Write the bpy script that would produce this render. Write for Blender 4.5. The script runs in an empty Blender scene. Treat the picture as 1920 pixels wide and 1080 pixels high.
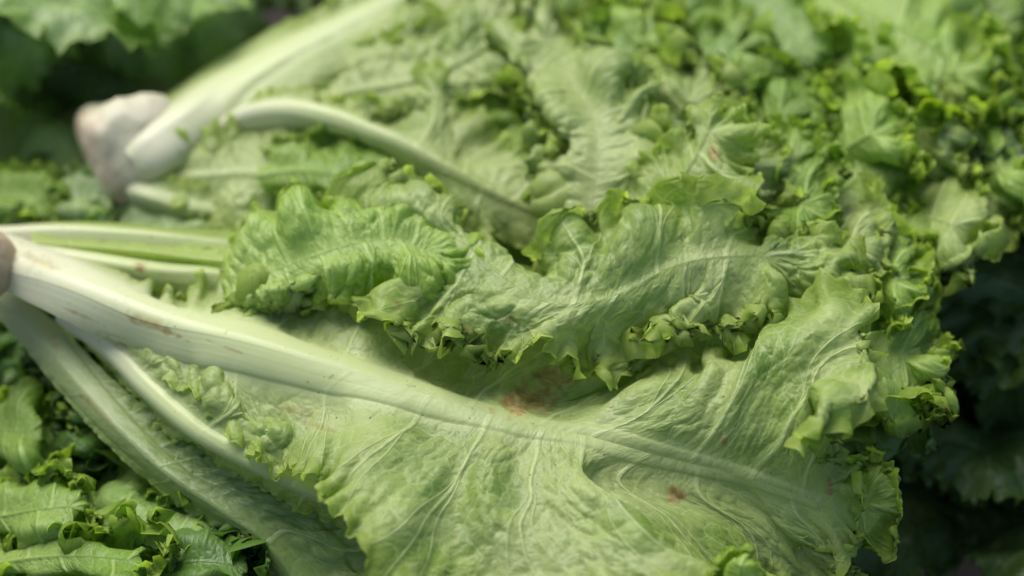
import bpy, math, random
import numpy as np
from mathutils import Vector, Matrix
R = math.radians
sc = bpy.context.scene
col = sc.collection

# ------------------------------------------------------------------ camera
PITCH = R(47); DIST = 0.76; LENS = 62.0; SENS = 36.0
fwd = Vector((0, math.cos(PITCH), -math.sin(PITCH)))
cam_loc = -fwd * DIST + Vector((0, 0, 0.02))
cam_d = bpy.data.cameras.new('camera'); cam = bpy.data.objects.new('camera', cam_d)
col.objects.link(cam); cam.location = cam_loc
cam.rotation_euler = (math.pi/2 - PITCH, 0, 0)
cam_d.lens = LENS; cam_d.sensor_width = SENS
cam_d.clip_start = 0.02; cam_d.clip_end = 50
cam_d.dof.use_dof = True; cam_d.dof.aperture_fstop = 3.5; cam_d.dof.focus_distance = 0.682
sc.camera = cam
# ------------------------------------------------------------------ sky and sun
SUN_EL, SUN_AZ = R(52), R(-28)            # azimuth measured from +Y, negative = left
w = bpy.data.worlds.new('World'); sc.world = w; w.use_nodes = True
nt = w.node_tree; bg = nt.nodes['Background']
sky = nt.nodes.new('ShaderNodeTexSky'); sky.sky_type = 'NISHITA'; sky.sun_disc = False
sky.sun_elevation = SUN_EL; sky.sun_rotation = SUN_AZ
sky.dust_density = 3.0; sky.ozone_density = 1.0
nt.links.new(sky.outputs[0], bg.inputs[0]); bg.inputs[1].default_value = 0.088
sd = bpy.data.lights.new('sun', 'SUN'); sd.energy = 1.85; sd.angle = R(45); sd.color = (.98, .98, .92)
so = bpy.data.objects.new('sun', sd); col.objects.link(so)
sdir = Vector((math.sin(SUN_AZ)*math.cos(SUN_EL), math.cos(SUN_AZ)*math.cos(SUN_EL), math.sin(SUN_EL)))
so.rotation_euler = sdir.to_track_quat('Z', 'Y').to_euler(); so.location = sdir*2
sc.view_settings.view_transform = 'Standard'; sc.view_settings.look = 'None'
sc.view_settings.gamma = 1; sc.view_settings.exposure = 0.72
sc.render.engine = 'CYCLES'
sc.cycles.max_bounces = 6; sc.cycles.transparent_max_bounces = 4; sc.cycles.use_denoising = True

# ------------------------------------------------------------------ pixel -> place on a horizontal plane
cF = np.array(fwd); cR = np.array((1., 0, 0)); cU = np.cross(cR, cF); cL = np.array(cam_loc)
def at(px, py, z=0.0):
    """photo pixel and height in mm -> world point"""
    x = (px-960)/1920*SENS/LENS; y = -(py-540)/1920*SENS/LENS
    d = cF + cR*x + cU*y
    k = (z*0.001 - cL[2])/d[2]
    return cL + d*k
def proj(P):
    q = P - cL; f = q @ cF
    return np.stack([960 + (q@cR)/f*LENS/SENS*1920, 540 - (q@cU)/f*LENS/SENS*1920], -1)

# ------------------------------------------------------------------ noise
def _h(ix, iy, s):
    n = (ix.astype(np.int64)*374761393 + iy.astype(np.int64)*668265263 + int(s)*1442695041) & 0x7fffffff
    n = ((n ^ (n >> 13))*1274126177) & 0x7fffffff
    n = n ^ (n >> 16)
    return (n & 0xffffff)/float(0xffffff)
def vn(x, y, s=0):
    x = np.asarray(x, float); y = np.asarray(y, float) + np.zeros_like(x)
    ix = np.floor(x); iy = np.floor(y); fx = x-ix; fy = y-iy
    fx = fx*fx*fx*(fx*(fx*6-15)+10); fy = fy*fy*fy*(fy*(fy*6-15)+10)
    a = _h(ix, iy, s); b = _h(ix+1, iy, s); c = _h(ix, iy+1, s); d = _h(ix+1, iy+1, s)
    return ((a*(1-fx)+b*fx)*(1-fy) + (c*(1-fx)+d*fx)*fy)*2-1
def fbm(x, y, s=0, o=3):
    r = 0; a = 1; t = 0
    for k in range(o):
        r = r + a*vn(x*2**k + 17.3*k, y*2**k + 5.1*k, s+k*7); t += a; a *= .5
    return r/t
def worley(x, y, s=0):
    ix = np.floor(x); iy = np.floor(y)
    f1 = np.full(x.shape, 9.); f2 = np.full(x.shape, 9.)
    for dx in (-1, 0, 1):
        for dy in (-1, 0, 1):
            cx = ix+dx; cy = iy+dy
            px = cx + .1 + .8*_h(cx, cy, s); py = cy + .1 + .8*_h(cx, cy, s+101)
            d = np.hypot(px-x, py-y)
            m = d < f1
            f2 = np.where(m, f1, np.minimum(f2, d)); f1 = np.where(m, d, f1)
    return f1, f2
def sst(x, a, b):
    t = np.clip((x-a)/(b-a), 0, 1); return t*t*(3-2*t)

def hermite(K, A, q):
    """K: keys (n,), A: (n,...) values, q: queries -> interpolated along axis 0"""
    K = np.asarray(K, float); n = len(K)
    if n == 2:
        f = ((q-K[0])/(K[1]-K[0])).reshape((-1,)+(1,)*(A.ndim-1)); return A[0]*(1-f)+A[1]*f
    m = np.zeros_like(A)
    dk = np.diff(K).reshape((-1,)+(1,)*(A.ndim-1)); sl = np.diff(A, axis=0)/dk
    m[1:-1] = (sl[:-1]*dk[1:] + sl[1:]*dk[:-1])/(dk[1:]+dk[:-1])
    m[0] = sl[0]; m[-1] = sl[-1]
    i = np.clip(np.searchsorted(K, q, side='right')-1, 0, n-2)
    h = (K[i+1]-K[i]); t = (q-K[i])/h
    sh = (-1,)+(1,)*(A.ndim-1); t = t.reshape(sh); h = h.reshape(sh)
    return ((2*t**3-3*t**2+1)*A[i] + (t**3-2*t**2+t)*h*m[i] + (-2*t**3+3*t**2)*A[i+1] + (t**3-t**2)*h*m[i+1])

def norm(v): return v/np.maximum(np.linalg.norm(v, axis=-1, keepdims=True), 1e-12)
def normals(P, nl):
    """P (S,T,3); first nl rows mirror last nl rows at t=0"""
    ds = np.gradient(P, axis=0); dt = np.gradient(P, axis=1)
    ds[:, 0] = ds[:, 1]
    N = norm(np.cross(ds, dt))
    S = P.shape[0]
    a = N[:nl, 0]; b = N[S-nl:, 0][::-1]; c = norm(a+b)
    N[:nl, 0] = c; N[S-nl:, 0] = c[::-1]
    if S > 2*nl: N[nl:S-nl, 0] = norm(N[nl:S-nl, 0].mean(0))
    return N

# ------------------------------------------------------------------ leaf surface
def leaf_surface(mid, U, D, tip, S=300, T=48, rib=(8, 1.), ribh=.75, frill=1., blis=1., veins=9, seed=1,
                 big=1., vein_h=1., notch=1., groove=0., lam=1., corr=1., ribc=1., f1=.6, f2=1., f3=1.25, lift=.0035, bare=0., fade=.85):
    """mid: world points of the midrib; U / D: per midrib point the spoke points out to the margin on either side;
    tip: spokes that fan out from the last midrib point. Lengths in metres."""
    mid = [np.asarray(p, float) for p in mid]; K = len(mid)
    ts = np.linspace(0, 1, T); ts = .5*ts + .5*(ts + .11*np.sin(2*math.pi*ts)*-1)   # denser at both ends
    def spoke(m, pts):
        q = np.array([m]+list(pts), float)
        L = np.r_[0, np.cumsum(np.linalg.norm(np.diff(q, axis=0), axis=1))]
        L = L + np.arange(len(L))*1e-6
        return hermite(L/L[-1], q, ts)
    su = [spoke(m, p) for m, p in zip(mid, U)]
    sd_ = [spoke(m, p) for m, p in zip(mid, D)]
    st = [spoke(mid[-1], p) for p in tip]
    lu = [np.linalg.norm(su[i+1]-su[i], axis=1)[[0, T//2, -1]].mean() for i in range(K-1)]
    ld = [np.linalg.norm(sd_[i+1]-sd_[i], axis=1)[[0, T//2, -1]].mean() for i in range(K-1)]
    ls = [max(.5*(a+b), .002) for a, b in zip(lu, ld)]
    fan = [su[-1]]+st+[sd_[-1]]
    lf = [max(np.linalg.norm(fan[i+1][-1]-fan[i][-1])*.6, .002) for i in range(len(fan)-1)]
    if len(lf) > 1: e = .5*(lf[0]+lf[-1]); lf[0] = lf[-1] = e
    keys = np.r_[0, np.cumsum(ls+lf+ls[::-1])]
    A = np.array(su+st+sd_[::-1])
    a0 = keys[K-1]; a1 = keys[-1]-a0; tot = keys[-1]
    nl = max(8, int(S*a0/tot)); nf = max(4, S-2*nl)
    ql = np.linspace(0, a0, nl); qf = np.linspace(a0, a1, nf+2)[1:-1]
    q = np.r_[ql, qf, (tot-ql)[::-1]]
    P = hermite(keys, A, q); S = len(q)
    # midrib polyline and its width
    mp = P[:nl, 0].copy(); mu = np.linspace(0, 1, nl)
    seg = np.r_[0, np.cumsum(np.linalg.norm(np.diff(mp, axis=0), axis=1))]; mu = seg/seg[-1]
    # metrics
    Dd = np.concatenate([np.zeros((S, 1)), np.cumsum(np.linalg.norm(np.diff(P, axis=1), axis=2), axis=1)], 1)
    Dm = Dd[:, -1:]; de = Dm-Dd
    ell = np.r_[0, np.cumsum(np.linalg.norm(np.diff(P[:, -1], axis=0), axis=1))][:, None]
    loc = np.gradient(P, axis=0); gs = np.linalg.norm(loc, axis=2)
    dr = np.full((S, T), 9.); ui = np.zeros((S, T), int)
    for i0 in range(0, S, 64):
        d = np.linalg.norm(P[i0:i0+64, :, None, :]-mp[None, None, ::3], axis=3)
        ui[i0:i0+64] = d.argmin(2)*3; dr[i0:i0+64] = d.min(2)
    best = dr.copy(); uu = mu[np.minimum(ui, nl-1)]
    for off in (-3, -2, -1, 0, 1, 2):
        j = np.clip(ui+off, 0, nl-2); a = mp[j]; b = mp[j+1]-a
        f = np.clip(((P-a)*b).sum(-1)/np.maximum((b*b).sum(-1), 1e-14), 0, 1)
        d = np.linalg.norm(P-a-b*f[..., None], axis=-1)
        m_ = d < best; best = np.where(m_, d, best); uu = np.where(m_, mu[j]*(1-f)+mu[j+1]*f, uu)
    dr = best
    if callable(rib): wr = rib(uu)
    else: wr = (rib[0]*(1-uu)**1.2 + rib[1]*(1-(1-uu)**1.2))*.001
    free = sst(Dd, wr*.8, wr*.8+.012)                     # where the blade is free to ripple
    gate = sst(uu, bare*.55, bare) if bare else 1.
    free = free*gate
    # broad waves
    N = normals(P, nl)
    lw = sst(Dm, .006, .03)
    P = P + N*(big*.0045*fbm(ell/.045+seed, Dd/.04, seed, 2)*sst(Dd, 0, .03)*lw)[..., None]
    # ripples that grow towards the margin: long, then short upon them
    def ripple(P, la, amp, reach, sd2, me):
        N = normals(P, nl); Tn = norm(np.gradient(P, axis=0))
        la = la*lam
        ph = 2*math.pi*ell/la + 2.4*vn(ell/(la*1.9)+3.3, 0*ell, sd2) + 1.3*vn(Dd/(reach*1.3), ell/(la*2.), sd2+9)
        a = amp*np.exp(-(de/reach)**1.4)*(.62+.55*vn(ell/(la*1.35), 0*ell, sd2+5))*free*sst(Dm, .008, .022)
        out = norm(np.gradient(P, axis=1))
        return P + N*(a*np.sin(ph))[..., None] - Tn*(a*me*np.sin(2*ph))[..., None] - out*(a*.22*np.cos(2*ph))[..., None]
    # folds that run out along the veins
    N = normals(P, nl); nv_ = veins*1.3
    sk = np.linspace(0, 1, S)[:, None]
    cv = fbm(sk*nv_ + .5*vn(Dd/.03, 0*Dd, seed+14), Dd/.09, seed+15, 2); cv = np.sign(cv)*np.abs(cv)**.8
    P = P + N*(corr*gate*.0048*cv*sst(Dd, .002, .035)*lw)[..., None]
    N = normals(P, nl); up = np.sign(N[..., 2].mean())
    P = P + N*(up*lift*np.exp(-(de/.007)**1.2)*free*sst(Dm, .010, .024))[..., None]
    P = ripple(P, .042, .0085*f1*frill, .028, seed+11, .25)
    P = ripple(P, .0150, .0050*f2*frill, .0100, seed+23, .22)
    P = ripple(P, .0066, .0024*f3*frill, .0042, seed+37, .26)
    # jagged teeth
    r1_ = 1-2*np.abs(vn(ell/.0055, 0*ell, seed+41)); r2_ = 1-2*np.abs(vn(ell/.0026, 0*ell+3, seed+42))
    nz = .75*r1_+.3*r2_ + .6*vn(ell/.013, 0*ell, seed+43)
    out = norm(np.gradient(P, axis=1))
    P = P + out*(gate*nz*.0030*notch*np.exp(-(de/.0045)**1.2)*sst(Dm, .011, .026))[..., None]
    # veins along the spokes, forking
    fi = np.arange(S)[:, None].astype(float)
    skey = np.r_[0, np.cumsum(np.linalg.norm(np.diff(P[:, T//2], axis=0), axis=1))]; skey /= skey[-1]
    phs = (skey*veins)[:, None] + .22*vn(Dd/.03, skey[:, None]*veins*.6, seed+60)*sst(Dd, 0, .02)
    dps = np.maximum(np.abs(np.gradient(phs, axis=0)), 1e-4)
    G = np.maximum(np.linalg.norm(np.gradient(P, axis=0), axis=2), 1e-6)/dps          # metres per vein interval
    tt = np.clip(Dd/np.maximum(Dm, 1e-5), 0, 1)
    fr = np.abs(phs-np.floor(phs)-.5)
    d0 = fr*G; d1 = np.abs(fr-.27*np.clip((tt-.3)/.7, 0, 1))*G
    vein = np.maximum(np.exp(-(d0/(.0017*(1.4-1.05*tt)))**2)*(1-.5*tt), np.exp(-(d1/.0011)**2)*.7*sst(tt, .3, .4)*(1-.5*tt))
    # puckers between the fine veins
    cs = .0088
    x = ell*.95/cs + .35*fbm(ell/.01, Dd/.01, seed+3); y = Dd/(cs*1.7) + .35*fbm(ell/.01+9, Dd/.01, seed+4)
    f1, f2 = worley(x, y, seed+70)
    cell = np.clip((f2-f1)/.55, 0, 1)**.6
    g1, g2 = worley(x*2.1, y*2.1, seed+77); cell2 = np.clip((g2-g1)/.5, 0, 1)**.6
    pk = blis*(.55+.45*fbm(ell/.03, Dd/.03, seed+5, 2))*free
    N = normals(P, nl)
    hgt = pk*(.0017*(cell-.5)*(1-vein) + .00035*(cell2-.5)) + .0009*vein_h*vein*free
    # crumple
    hgt = hgt + free*blis*.0007*fbm(ell/.014, Dd/.016, seed+8, 3)
    # thick midrib
    pr = np.sqrt(np.clip(1-(dr/np.maximum(wr, 1e-5))**2, 0, 1)); skirt = np.exp(-(dr/np.maximum(wr*1.25, 1e-5))**4)
    hgt = hgt + wr*ribh*(.6*pr+.4*skirt) - groove*wr*.25*np.exp(-(dr/(wr*.35))**2)
    # fine lengthwise strings of the rib
    hgt = hgt + .00003*skirt*vn(Dd/.0011*np.sign(fi-S/2), uu*6, seed+2)
    P = P + N*hgt[..., None]
    N = normals(P, nl)
    rm = ribc*np.clip(skirt*1.25, 0, 1)*(1-fade*sst(uu, .2, .9))
    att = dict(rib=rm, vein=np.maximum(vein, pk*(1-cell)*.35), de=de, u=uu, dd=Dd, cell=cell, dr=dr, wr=wr, ell=ell+0*Dd, phs=phs, G=G*1000, tt=tt)
    return P, N, nl, att

def add_mesh(name, P, N, att, faces, mat, stain=None, pale=(.55, .9)):
    flat = np.unique(faces); remap = np.full(P.shape[0]*P.shape[1], -1); remap[flat] = np.arange(len(flat))
    V = P.reshape(-1, 3)[flat]; F = remap[faces]
    me = bpy.data.meshes.new(name)
    me.vertices.add(len(V)); me.vertices.foreach_set('co', V.astype(np.float32).ravel())
    me.loops.add(F.size); me.loops.foreach_set('vertex_index', F.astype(np.int32).ravel())
    me.polygons.add(len(F)); me.polygons.foreach_set('loop_start', np.arange(0, F.size, 4, dtype=np.int32))
    me.polygons.foreach_set('use_smooth', np.ones(len(F), bool))
    me.update(calc_edges=True)
    def A(nm, chans):
        a = me.attributes.new(nm, 'FLOAT_COLOR', 'POINT')
        arr = np.stack([np.broadcast_to(c, P.shape[:2]).reshape(-1)[flat] for c in chans], -1).astype(np.float32)
        a.data.foreach_set('color', arr.ravel())
    edge = np.exp(-(att['de']/.0075)**1.1); rim = np.exp(-(att['de']/.0005)**2)
    A('la', (att['rib'], att['vein'], edge, att['u']))
    st = att.get('stain', 0*edge)
    A('lb', (st, np.clip(att['dd']/.06, 0, 1), rim, att['cell']))
    A('lc', (att['phs'], att['G'], att['dd']*1000, att['tt']))
    me.materials.append(mat)
    me.normals_split_custom_set_from_vertices(N.reshape(-1, 3)[flat].astype(np.float32))
    return me

def make_leaf(parent, mat, stains=(), label=None, world=True, **kw):
    P, N, nl, att = leaf_surface(**kw)
    S, T = P.shape[:2]
    if stains:
        pp = proj(P); st = np.zeros((S, T))
        for (x, y, rx, ry, a, k) in stains:
            ca, sa = math.cos(R(a)), math.sin(R(a)); dx = pp[..., 0]-x; dy = pp[..., 1]-y
            r = np.hypot((dx*ca+dy*sa)/rx, (-dx*sa+dy*ca)/ry) + .55*fbm(pp[..., 0]/14., pp[..., 1]/14., 5, 3)
            st = np.maximum(st, k*(1-sst(r, .45, 1.)))
        att['stain'] = st
    idx = np.arange(S*T).reshape(S, T)
    idx[S-nl:, 0] = idx[:nl, 0][::-1]
    F = np.stack([idx[:-1, :-1], idx[1:, :-1], idx[1:, 1:], idx[:-1, 1:]], -1)
    isr = (att['dr'] < att['wr']*1.02)
    isr = isr[:-1, :-1] & isr[1:, 1:]
    isr[nl:S-nl] = False
    lf = bpy.data.objects.new('leaf', add_mesh('leaf', P, N, att, F[~isr], mat))
    col.objects.link(lf); lf.parent = parent
    if label: lf['label'] = label
    if isr.sum() > 20:
        mr = bpy.data.objects.new('midrib', add_mesh('midrib', P, N, att, F[isr], mat))
        col.objects.link(mr); mr.parent = lf
    return lf

def W(pts): return [at(*p) for p in pts]
def hero(parent, mat, mid, U, D, tip, **kw):
    o = make_leaf(parent, mat, mid=W(mid), U=[W(s) for s in U], D=[W(s) for s in D], tip=[W(s) for s in tip], **kw)
    return o
SD = dict(ribc=.22, ribh=.5, lam=1.35, frill=.95, f1=.9, f2=.8)
def simple(parent, mat, mid, hu, hd, zu=-6, zd=-6, sweep=.55, bow=3, nt=5, tipr=None, flare=1, **kw):
    """spokes square to the midrib in the photograph's plane; half widths in pixels, heights in mm"""
    m = [np.array(p, float) for p in mid]; K = len(m)
    if parent['label'].startswith(('pale lettuce', 'leafy green')) and (tipr or 0) < 72:
        g_ = 1.3; hu = np.array([hu]*K if np.isscalar(hu) else hu)*g_; hd = np.array([hd]*K if np.isscalar(hd) else hd)*g_
        tipr = (tipr or 50)*g_; kw['frill'] = kw.get('frill', 1.)*.82; kw['f2'] = .75; kw['f1'] = .75; kw['veins'] = kw.get('veins', 9)+2
    def dirn(i):
        a = m[max(i-1, 0)][:2]; b = m[min(i+1, K-1)][:2]; d = b-a; return d/np.linalg.norm(d)
    def lst(v): return [v]*K if np.isscalar(v) else list(v)
    hu, hd, zu, zd = lst(hu), lst(hd), lst(zu), lst(zd)
    U, D = [], []
    for i in range(K):
        d = dirn(i); nup = np.array((d[1], -d[0]))
        for L, h, z, s in ((U, hu[i], zu[i], 1), (D, hd[i], zd[i], -1)):
            e = m[i][:2]+nup*s*h+d*h*sweep; c = m[i][:2]+nup*s*h*.55+d*h*sweep*.4
            f_ = .6*c+.4*e; g_ = .25*c+.75*e
            L.append([(c[0], c[1], m[i][2]+z*.45+bow*h/100.), (g_[0], g_[1], m[i][2]+z*.9), (e[0], e[1], m[i][2]+z*.9+flare*min(1, h/45.))])
    d = dirn(K-1); nup = np.array((d[1], -d[0])); tip = []
    rr = tipr or .5*(hu[-1]+hd[-1])*1.1
    a0 = math.atan(1/sweep) if sweep else math.pi/2
    for j in range(1, nt+1):
        f = j/(nt+1); a = a0*(1-2*f); r = rr*(1+.1*math.sin(j*2.1)); z = zu[-1]*(1-f)+zd[-1]*f
        v = d*math.cos(a)+nup*math.sin(a)
        e = m[-1][:2]+v*r; c = m[-1][:2]+v*r*.5
        g_ = .25*c+.75*e; tip.append([(c[0], c[1], m[-1][2]+z*.45+bow*r/100.), (g_[0], g_[1], m[-1][2]+z*.9), (e[0], e[1], m[-1][2]+z*.9+flare*min(1, r/45.))])
    if isinstance(kw.get('rib'), tuple): kw['rib'] = (kw['rib'][0]*.75, kw['rib'][1]*.7)
    return hero(parent, mat, mid, U, D, tip, **{**SD, **kw})

# ------------------------------------------------------------------ materials
def nodes(mat):
    mat.use_nodes = True; t = mat.node_tree; t.nodes.clear(); return t
def leaf_material(name, deep, green, pale, white, edge, rough=.33, trans=.38, spec=.36, mott=1.):
    m = bpy.data.materials.new(name); t = nodes(m); n = t.nodes; l = t.links
    def N(tp, **k):
        x = n.new(tp)
        for a, b in k.items(): setattr(x, a, b)
        return x
    def attr(nm):
        a = N('ShaderNodeAttribute'); a.attribute_name = nm
        s = N('ShaderNodeSeparateColor'); l.new(a.outputs['Color'], s.inputs[0]); return a, s
    a1, s1 = attr('la'); a2, s2 = attr('lb')
    tc = N('ShaderNodeTexCoord')
    def noise(scale, detail=4, rough_=.55):
        x = N('ShaderNodeTexNoise'); x.inputs['Scale'].default_value = scale; x.inputs['Detail'].default_value = detail
        x.inputs['Roughness'].default_value = rough_; l.new(tc.outputs['Object'], x.inputs['Vector']); return x
    def math_(op, a, b=None, clamp=False):
        x = N('ShaderNodeMath', operation=op); x.use_clamp = clamp
        for i, v in enumerate((a, b)):
            if v is None: continue
            if isinstance(v, (int, float)): x.inputs[i].default_value = v
            else: l.new(v, x.inputs[i])
        return x.outputs[0]
    def mix(f, a, b, bt='MIX'):
        x = N('ShaderNodeMix', data_type='RGBA', blend_type=bt)
        if isinstance(f, (int, float)): x.inputs[0].default_value = f
        else: l.new(f, x.inputs[0])
        for i, v in ((6, a), (7, b)):
            if isinstance(v, tuple): x.inputs[i].default_value = (*v, 1)
            else: l.new(v, x.inputs[i])
        return x.outputs[2]
    def ramp(v, lo, hi):
        x = N('ShaderNodeMapRange'); x.inputs[1].default_value = lo; x.inputs[2].default_value = hi
        x.interpolation_type = 'SMOOTHSTEP'; l.new(v, x.inputs[0]); return x.outputs[0]
    a3, s3 = attr('lc')
    phs, G, dd, tt = s3.outputs[0], s3.outputs[1], s3.outputs[2], a3.outputs['Alpha']
    def sm(v, lo, hi, a=0., b_=1.):
        x = N('ShaderNodeMapRange'); x.inputs[1].default_value = lo; x.inputs[2].default_value = hi
        x.inputs[3].default_value = a; x.inputs[4].default_value = b_
        x.interpolation_type = 'SMOOTHSTEP'; l.new(v, x.inputs[0]); return x.outputs[0]
    fr = math_('ABSOLUTE', math_('SUBTRACT', math_('FRACT', phs), .5))
    d0 = math_('MULTIPLY', fr, G)
    w0 = math_('SUBTRACT', 1.75, math_('MULTIPLY', tt, 1.35))
    v0 = math_('SUBTRACT', 1.0, sm(math_('DIVIDE', d0, w0), .25, 1.0))
    dev = math_('MULTIPLY', math_('SUBTRACT', tt, .3, False), .386)
    dev = math_('MAXIMUM', dev, 0.0)
    d1 = math_('MULTIPLY', math_('ABSOLUTE', math_('SUBTRACT', fr, dev)), G)
    v1 = math_('MULTIPLY', math_('SUBTRACT', 1.0, sm(d1, .12, .6)), sm(tt, .3, .4, 0., .9))
    cv = N('ShaderNodeCombineXYZ'); l.new(math_('MULTIPLY', phs, 4.0), cv.inputs[0]); l.new(math_('MULTIPLY', dd, .105), cv.inputs[1])
    wn = N('ShaderNodeTexNoise'); wn.inputs['Scale'].default_value = 140; l.new(tc.outputs['Object'], wn.inputs['Vector'])
    va = N('ShaderNodeVectorMath', operation='MULTIPLY_ADD'); l.new(wn.outputs['Color'], va.inputs[0]); va.inputs[1].default_value = (.6, .6, 0); l.new(cv.outputs[0], va.inputs[2])
    def voro(sc_):
        x = N('ShaderNodeTexVoronoi', feature='DISTANCE_TO_EDGE'); x.voronoi_dimensions = '2D'; x.inputs['Scale'].default_value = sc_
        l.new(va.outputs[0], x.inputs['Vector']); return x.outputs['Distance']
    vo1 = voro(1.0); vo2 = voro(2.6)
    v2 = math_('SUBTRACT', 1.0, sm(vo1, .01, .07)); v3 = math_('SUBTRACT', 1.0, sm(vo2, .01, .10))
    netc = math_('MAXIMUM', math_('MULTIPLY', v2, .42), math_('MULTIPLY', v3, .22))
    vall = math_('MAXIMUM', math_('MAXIMUM', v0, v1), netc)
    notrib = math_('SUBTRACT', 1.0, s1.outputs[0])
    vall = math_('MULTIPLY', vall, notrib)
    n1 = noise(55, 4); n2 = noise(230, 5, .6); n3 = noise(22, 2)
    c = mix(ramp(n1.outputs[0], .35, .68), deep, green)
    c = mix(math_('MULTIPLY', ramp(n3.outputs[0], .3, .7), .75), c, pale)
    # paler towards the rib and towards the foot of the leaf
    foot = math_('SUBTRACT', 1.0, ramp(a1.outputs['Alpha'], .12, .75))
    near = math_('SUBTRACT', 1.0, ramp(s2.outputs[1], .0, .75))
    pf = math_('ADD', math_('MULTIPLY', foot, .6), math_('MULTIPLY', near, .35), True)
    c = mix(pf, c, pale)
    c = mix(math_('MULTIPLY', vall, .85), c, tuple(min(.8, x*1.12+.03) for x in pale))
    c = mix(math_('MULTIPLY', s1.outputs[2], .62), c, edge)
    c = mix(math_('MULTIPLY', s2.outputs[2], .55), c, tuple(min(1, x*1.35+.06) for x in edge))
    # rib, whiter near the root
    wf = math_('SUBTRACT', 1.0, ramp(a1.outputs['Alpha'], .0, .42))
    ribc = mix(wf, tuple(.75*a+.25*b for a, b in zip(pale, white)), white)
    ribc = mix(math_('MULTIPLY', ramp(n2.outputs[0], .45, .75), .35), ribc, pale)
    c = mix(s1.outputs[0], c, ribc)
    # bleached and browned flecks
    fl = ramp(noise(75, 6, .7).outputs[0], .60, .74)
    c = mix(math_('MULTIPLY', fl, .30*mott), c, (.50, .50, .26))
    c = mix(math_('MULTIPLY', ramp(n2.outputs[0], .66, .74), .55*mott), c, (.22, .17, .08))
    sp = noise(520, 2, .5); c = mix(math_('MULTIPLY', ramp(sp.outputs[0], .735, .765), .8*mott), c, (.10, .075, .03))
    # marked decay
    sf = s2.outputs[0]
    brown = mix(ramp(n2.outputs[0], .38, .62), (.31, .22, .07), (.52, .42, .17))
    c = mix(sf, c, brown)
    b = N('ShaderNodeBsdfPrincipled')
    l.new(c, b.inputs['Base Color'])
    rg = N('ShaderNodeMapRange'); rg.inputs[3].default_value = rough-.12; rg.inputs[4].default_value = rough+.18
    l.new(n1.outputs[0], rg.inputs[0]); l.new(rg.outputs[0], b.inputs['Roughness'])
    b.inputs['Specular IOR Level'].default_value = spec
    # fine relief of the skin
    dome = math_('ADD', sm(vo1, 0, .45, 0, .9), sm(vo2, 0, .38, 0, .32))
    hb = math_('ADD', math_('MULTIPLY', dome, notrib), math_('MULTIPLY', math_('MAXIMUM', v0, v1), math_('MULTIPLY', notrib, 1.0)))
    hb = math_('ADD', hb, math_('MULTIPLY', n2.outputs[0], .35))
    hb2 = noise(900, 3, .6)
    hb = math_('ADD', hb, math_('MULTIPLY', hb2.outputs[0], .12))
    bm = N('ShaderNodeBump'); bm.inputs['Distance'].default_value = .0008
    l.new(math_('MULTIPLY', math_('SUBTRACT', 1.0, math_('MULTIPLY', s1.outputs[0], .8)), .48), bm.inputs['Strength'])
    l.new(hb, bm.inputs['Height']); l.new(bm.outputs[0], b.inputs['Normal'])
    tr = N('ShaderNodeBsdfTranslucent'); l.new(bm.outputs[0], tr.inputs['Normal'])
    hs = N('ShaderNodeHueSaturation'); hs.inputs['Saturation'].default_value = 1.08; hs.inputs['Value'].default_value = 1.2
    l.new(c, hs.inputs['Color']); l.new(hs.outputs[0], tr.inputs['Color'])
    ms = N('ShaderNodeMixShader')
    tf = math_('MULTIPLY', math_('ADD', math_('SUBTRACT', 1.0, math_('MULTIPLY', s1.outputs[0], .75)), math_('MULTIPLY', s1.outputs[2], .5)), trans)
    l.new(tf, ms.inputs[0]); l.new(b.outputs[0], ms.inputs[1]); l.new(tr.outputs[0], ms.inputs[2])
    o = N('ShaderNodeOutputMaterial'); l.new(ms.outputs[0], o.inputs[0])
    return m
M_pale = leaf_material('pale_leaf', (.13, .26, .020), (.31, .45, .070), (.55, .64, .26), (.75, .73, .52), (.43, .56, .09))
M_mid = leaf_material('green_leaf', (.055, .16, .008), (.16, .33, .022), (.37, .52, .12), (.57, .61, .36), (.35, .49, .045))
M_cool = leaf_material('cool_green_leaf', (.06, .16, .015), (.16, .32, .035), (.36, .52, .16), (.57, .63, .40), (.34, .48, .05), rough=.36)
M_lime = leaf_material('lime_leaf', (.14, .30, .015), (.28, .48, .045), (.47, .62, .17), (.58, .66, .36), (.43, .56, .06))
M_dark = leaf_material('shade_dark_leaf', (.022, .055, .008), (.045, .10, .016), (.09, .16, .035), (.14, .2, .07), (.07, .14, .015), trans=.15)  # shade over low and background leaves is put into this dark colour
M_shade = leaf_material('shaded_green_leaf', (.025, .075, .008), (.06, .15, .018), (.13, .24, .05), (.28, .34, .17), (.12, .23, .025), trans=.25)  # deep green with the shade of folds and under-layers painted into it
M_dull = leaf_material('dull_shaded_outer_leaf', (.06, .14, .015), (.15, .26, .04), (.31, .41, .15), (.50, .50, .33), (.34, .45, .10), trans=.25)  # dull green, darkened in colour for the shade on the outer petiole
M_back = leaf_material('far_leaf', (.17, .31, .04), (.33, .50, .10), (.55, .68, .34), (.45, .52, .34), (.20, .32, .05))

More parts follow.
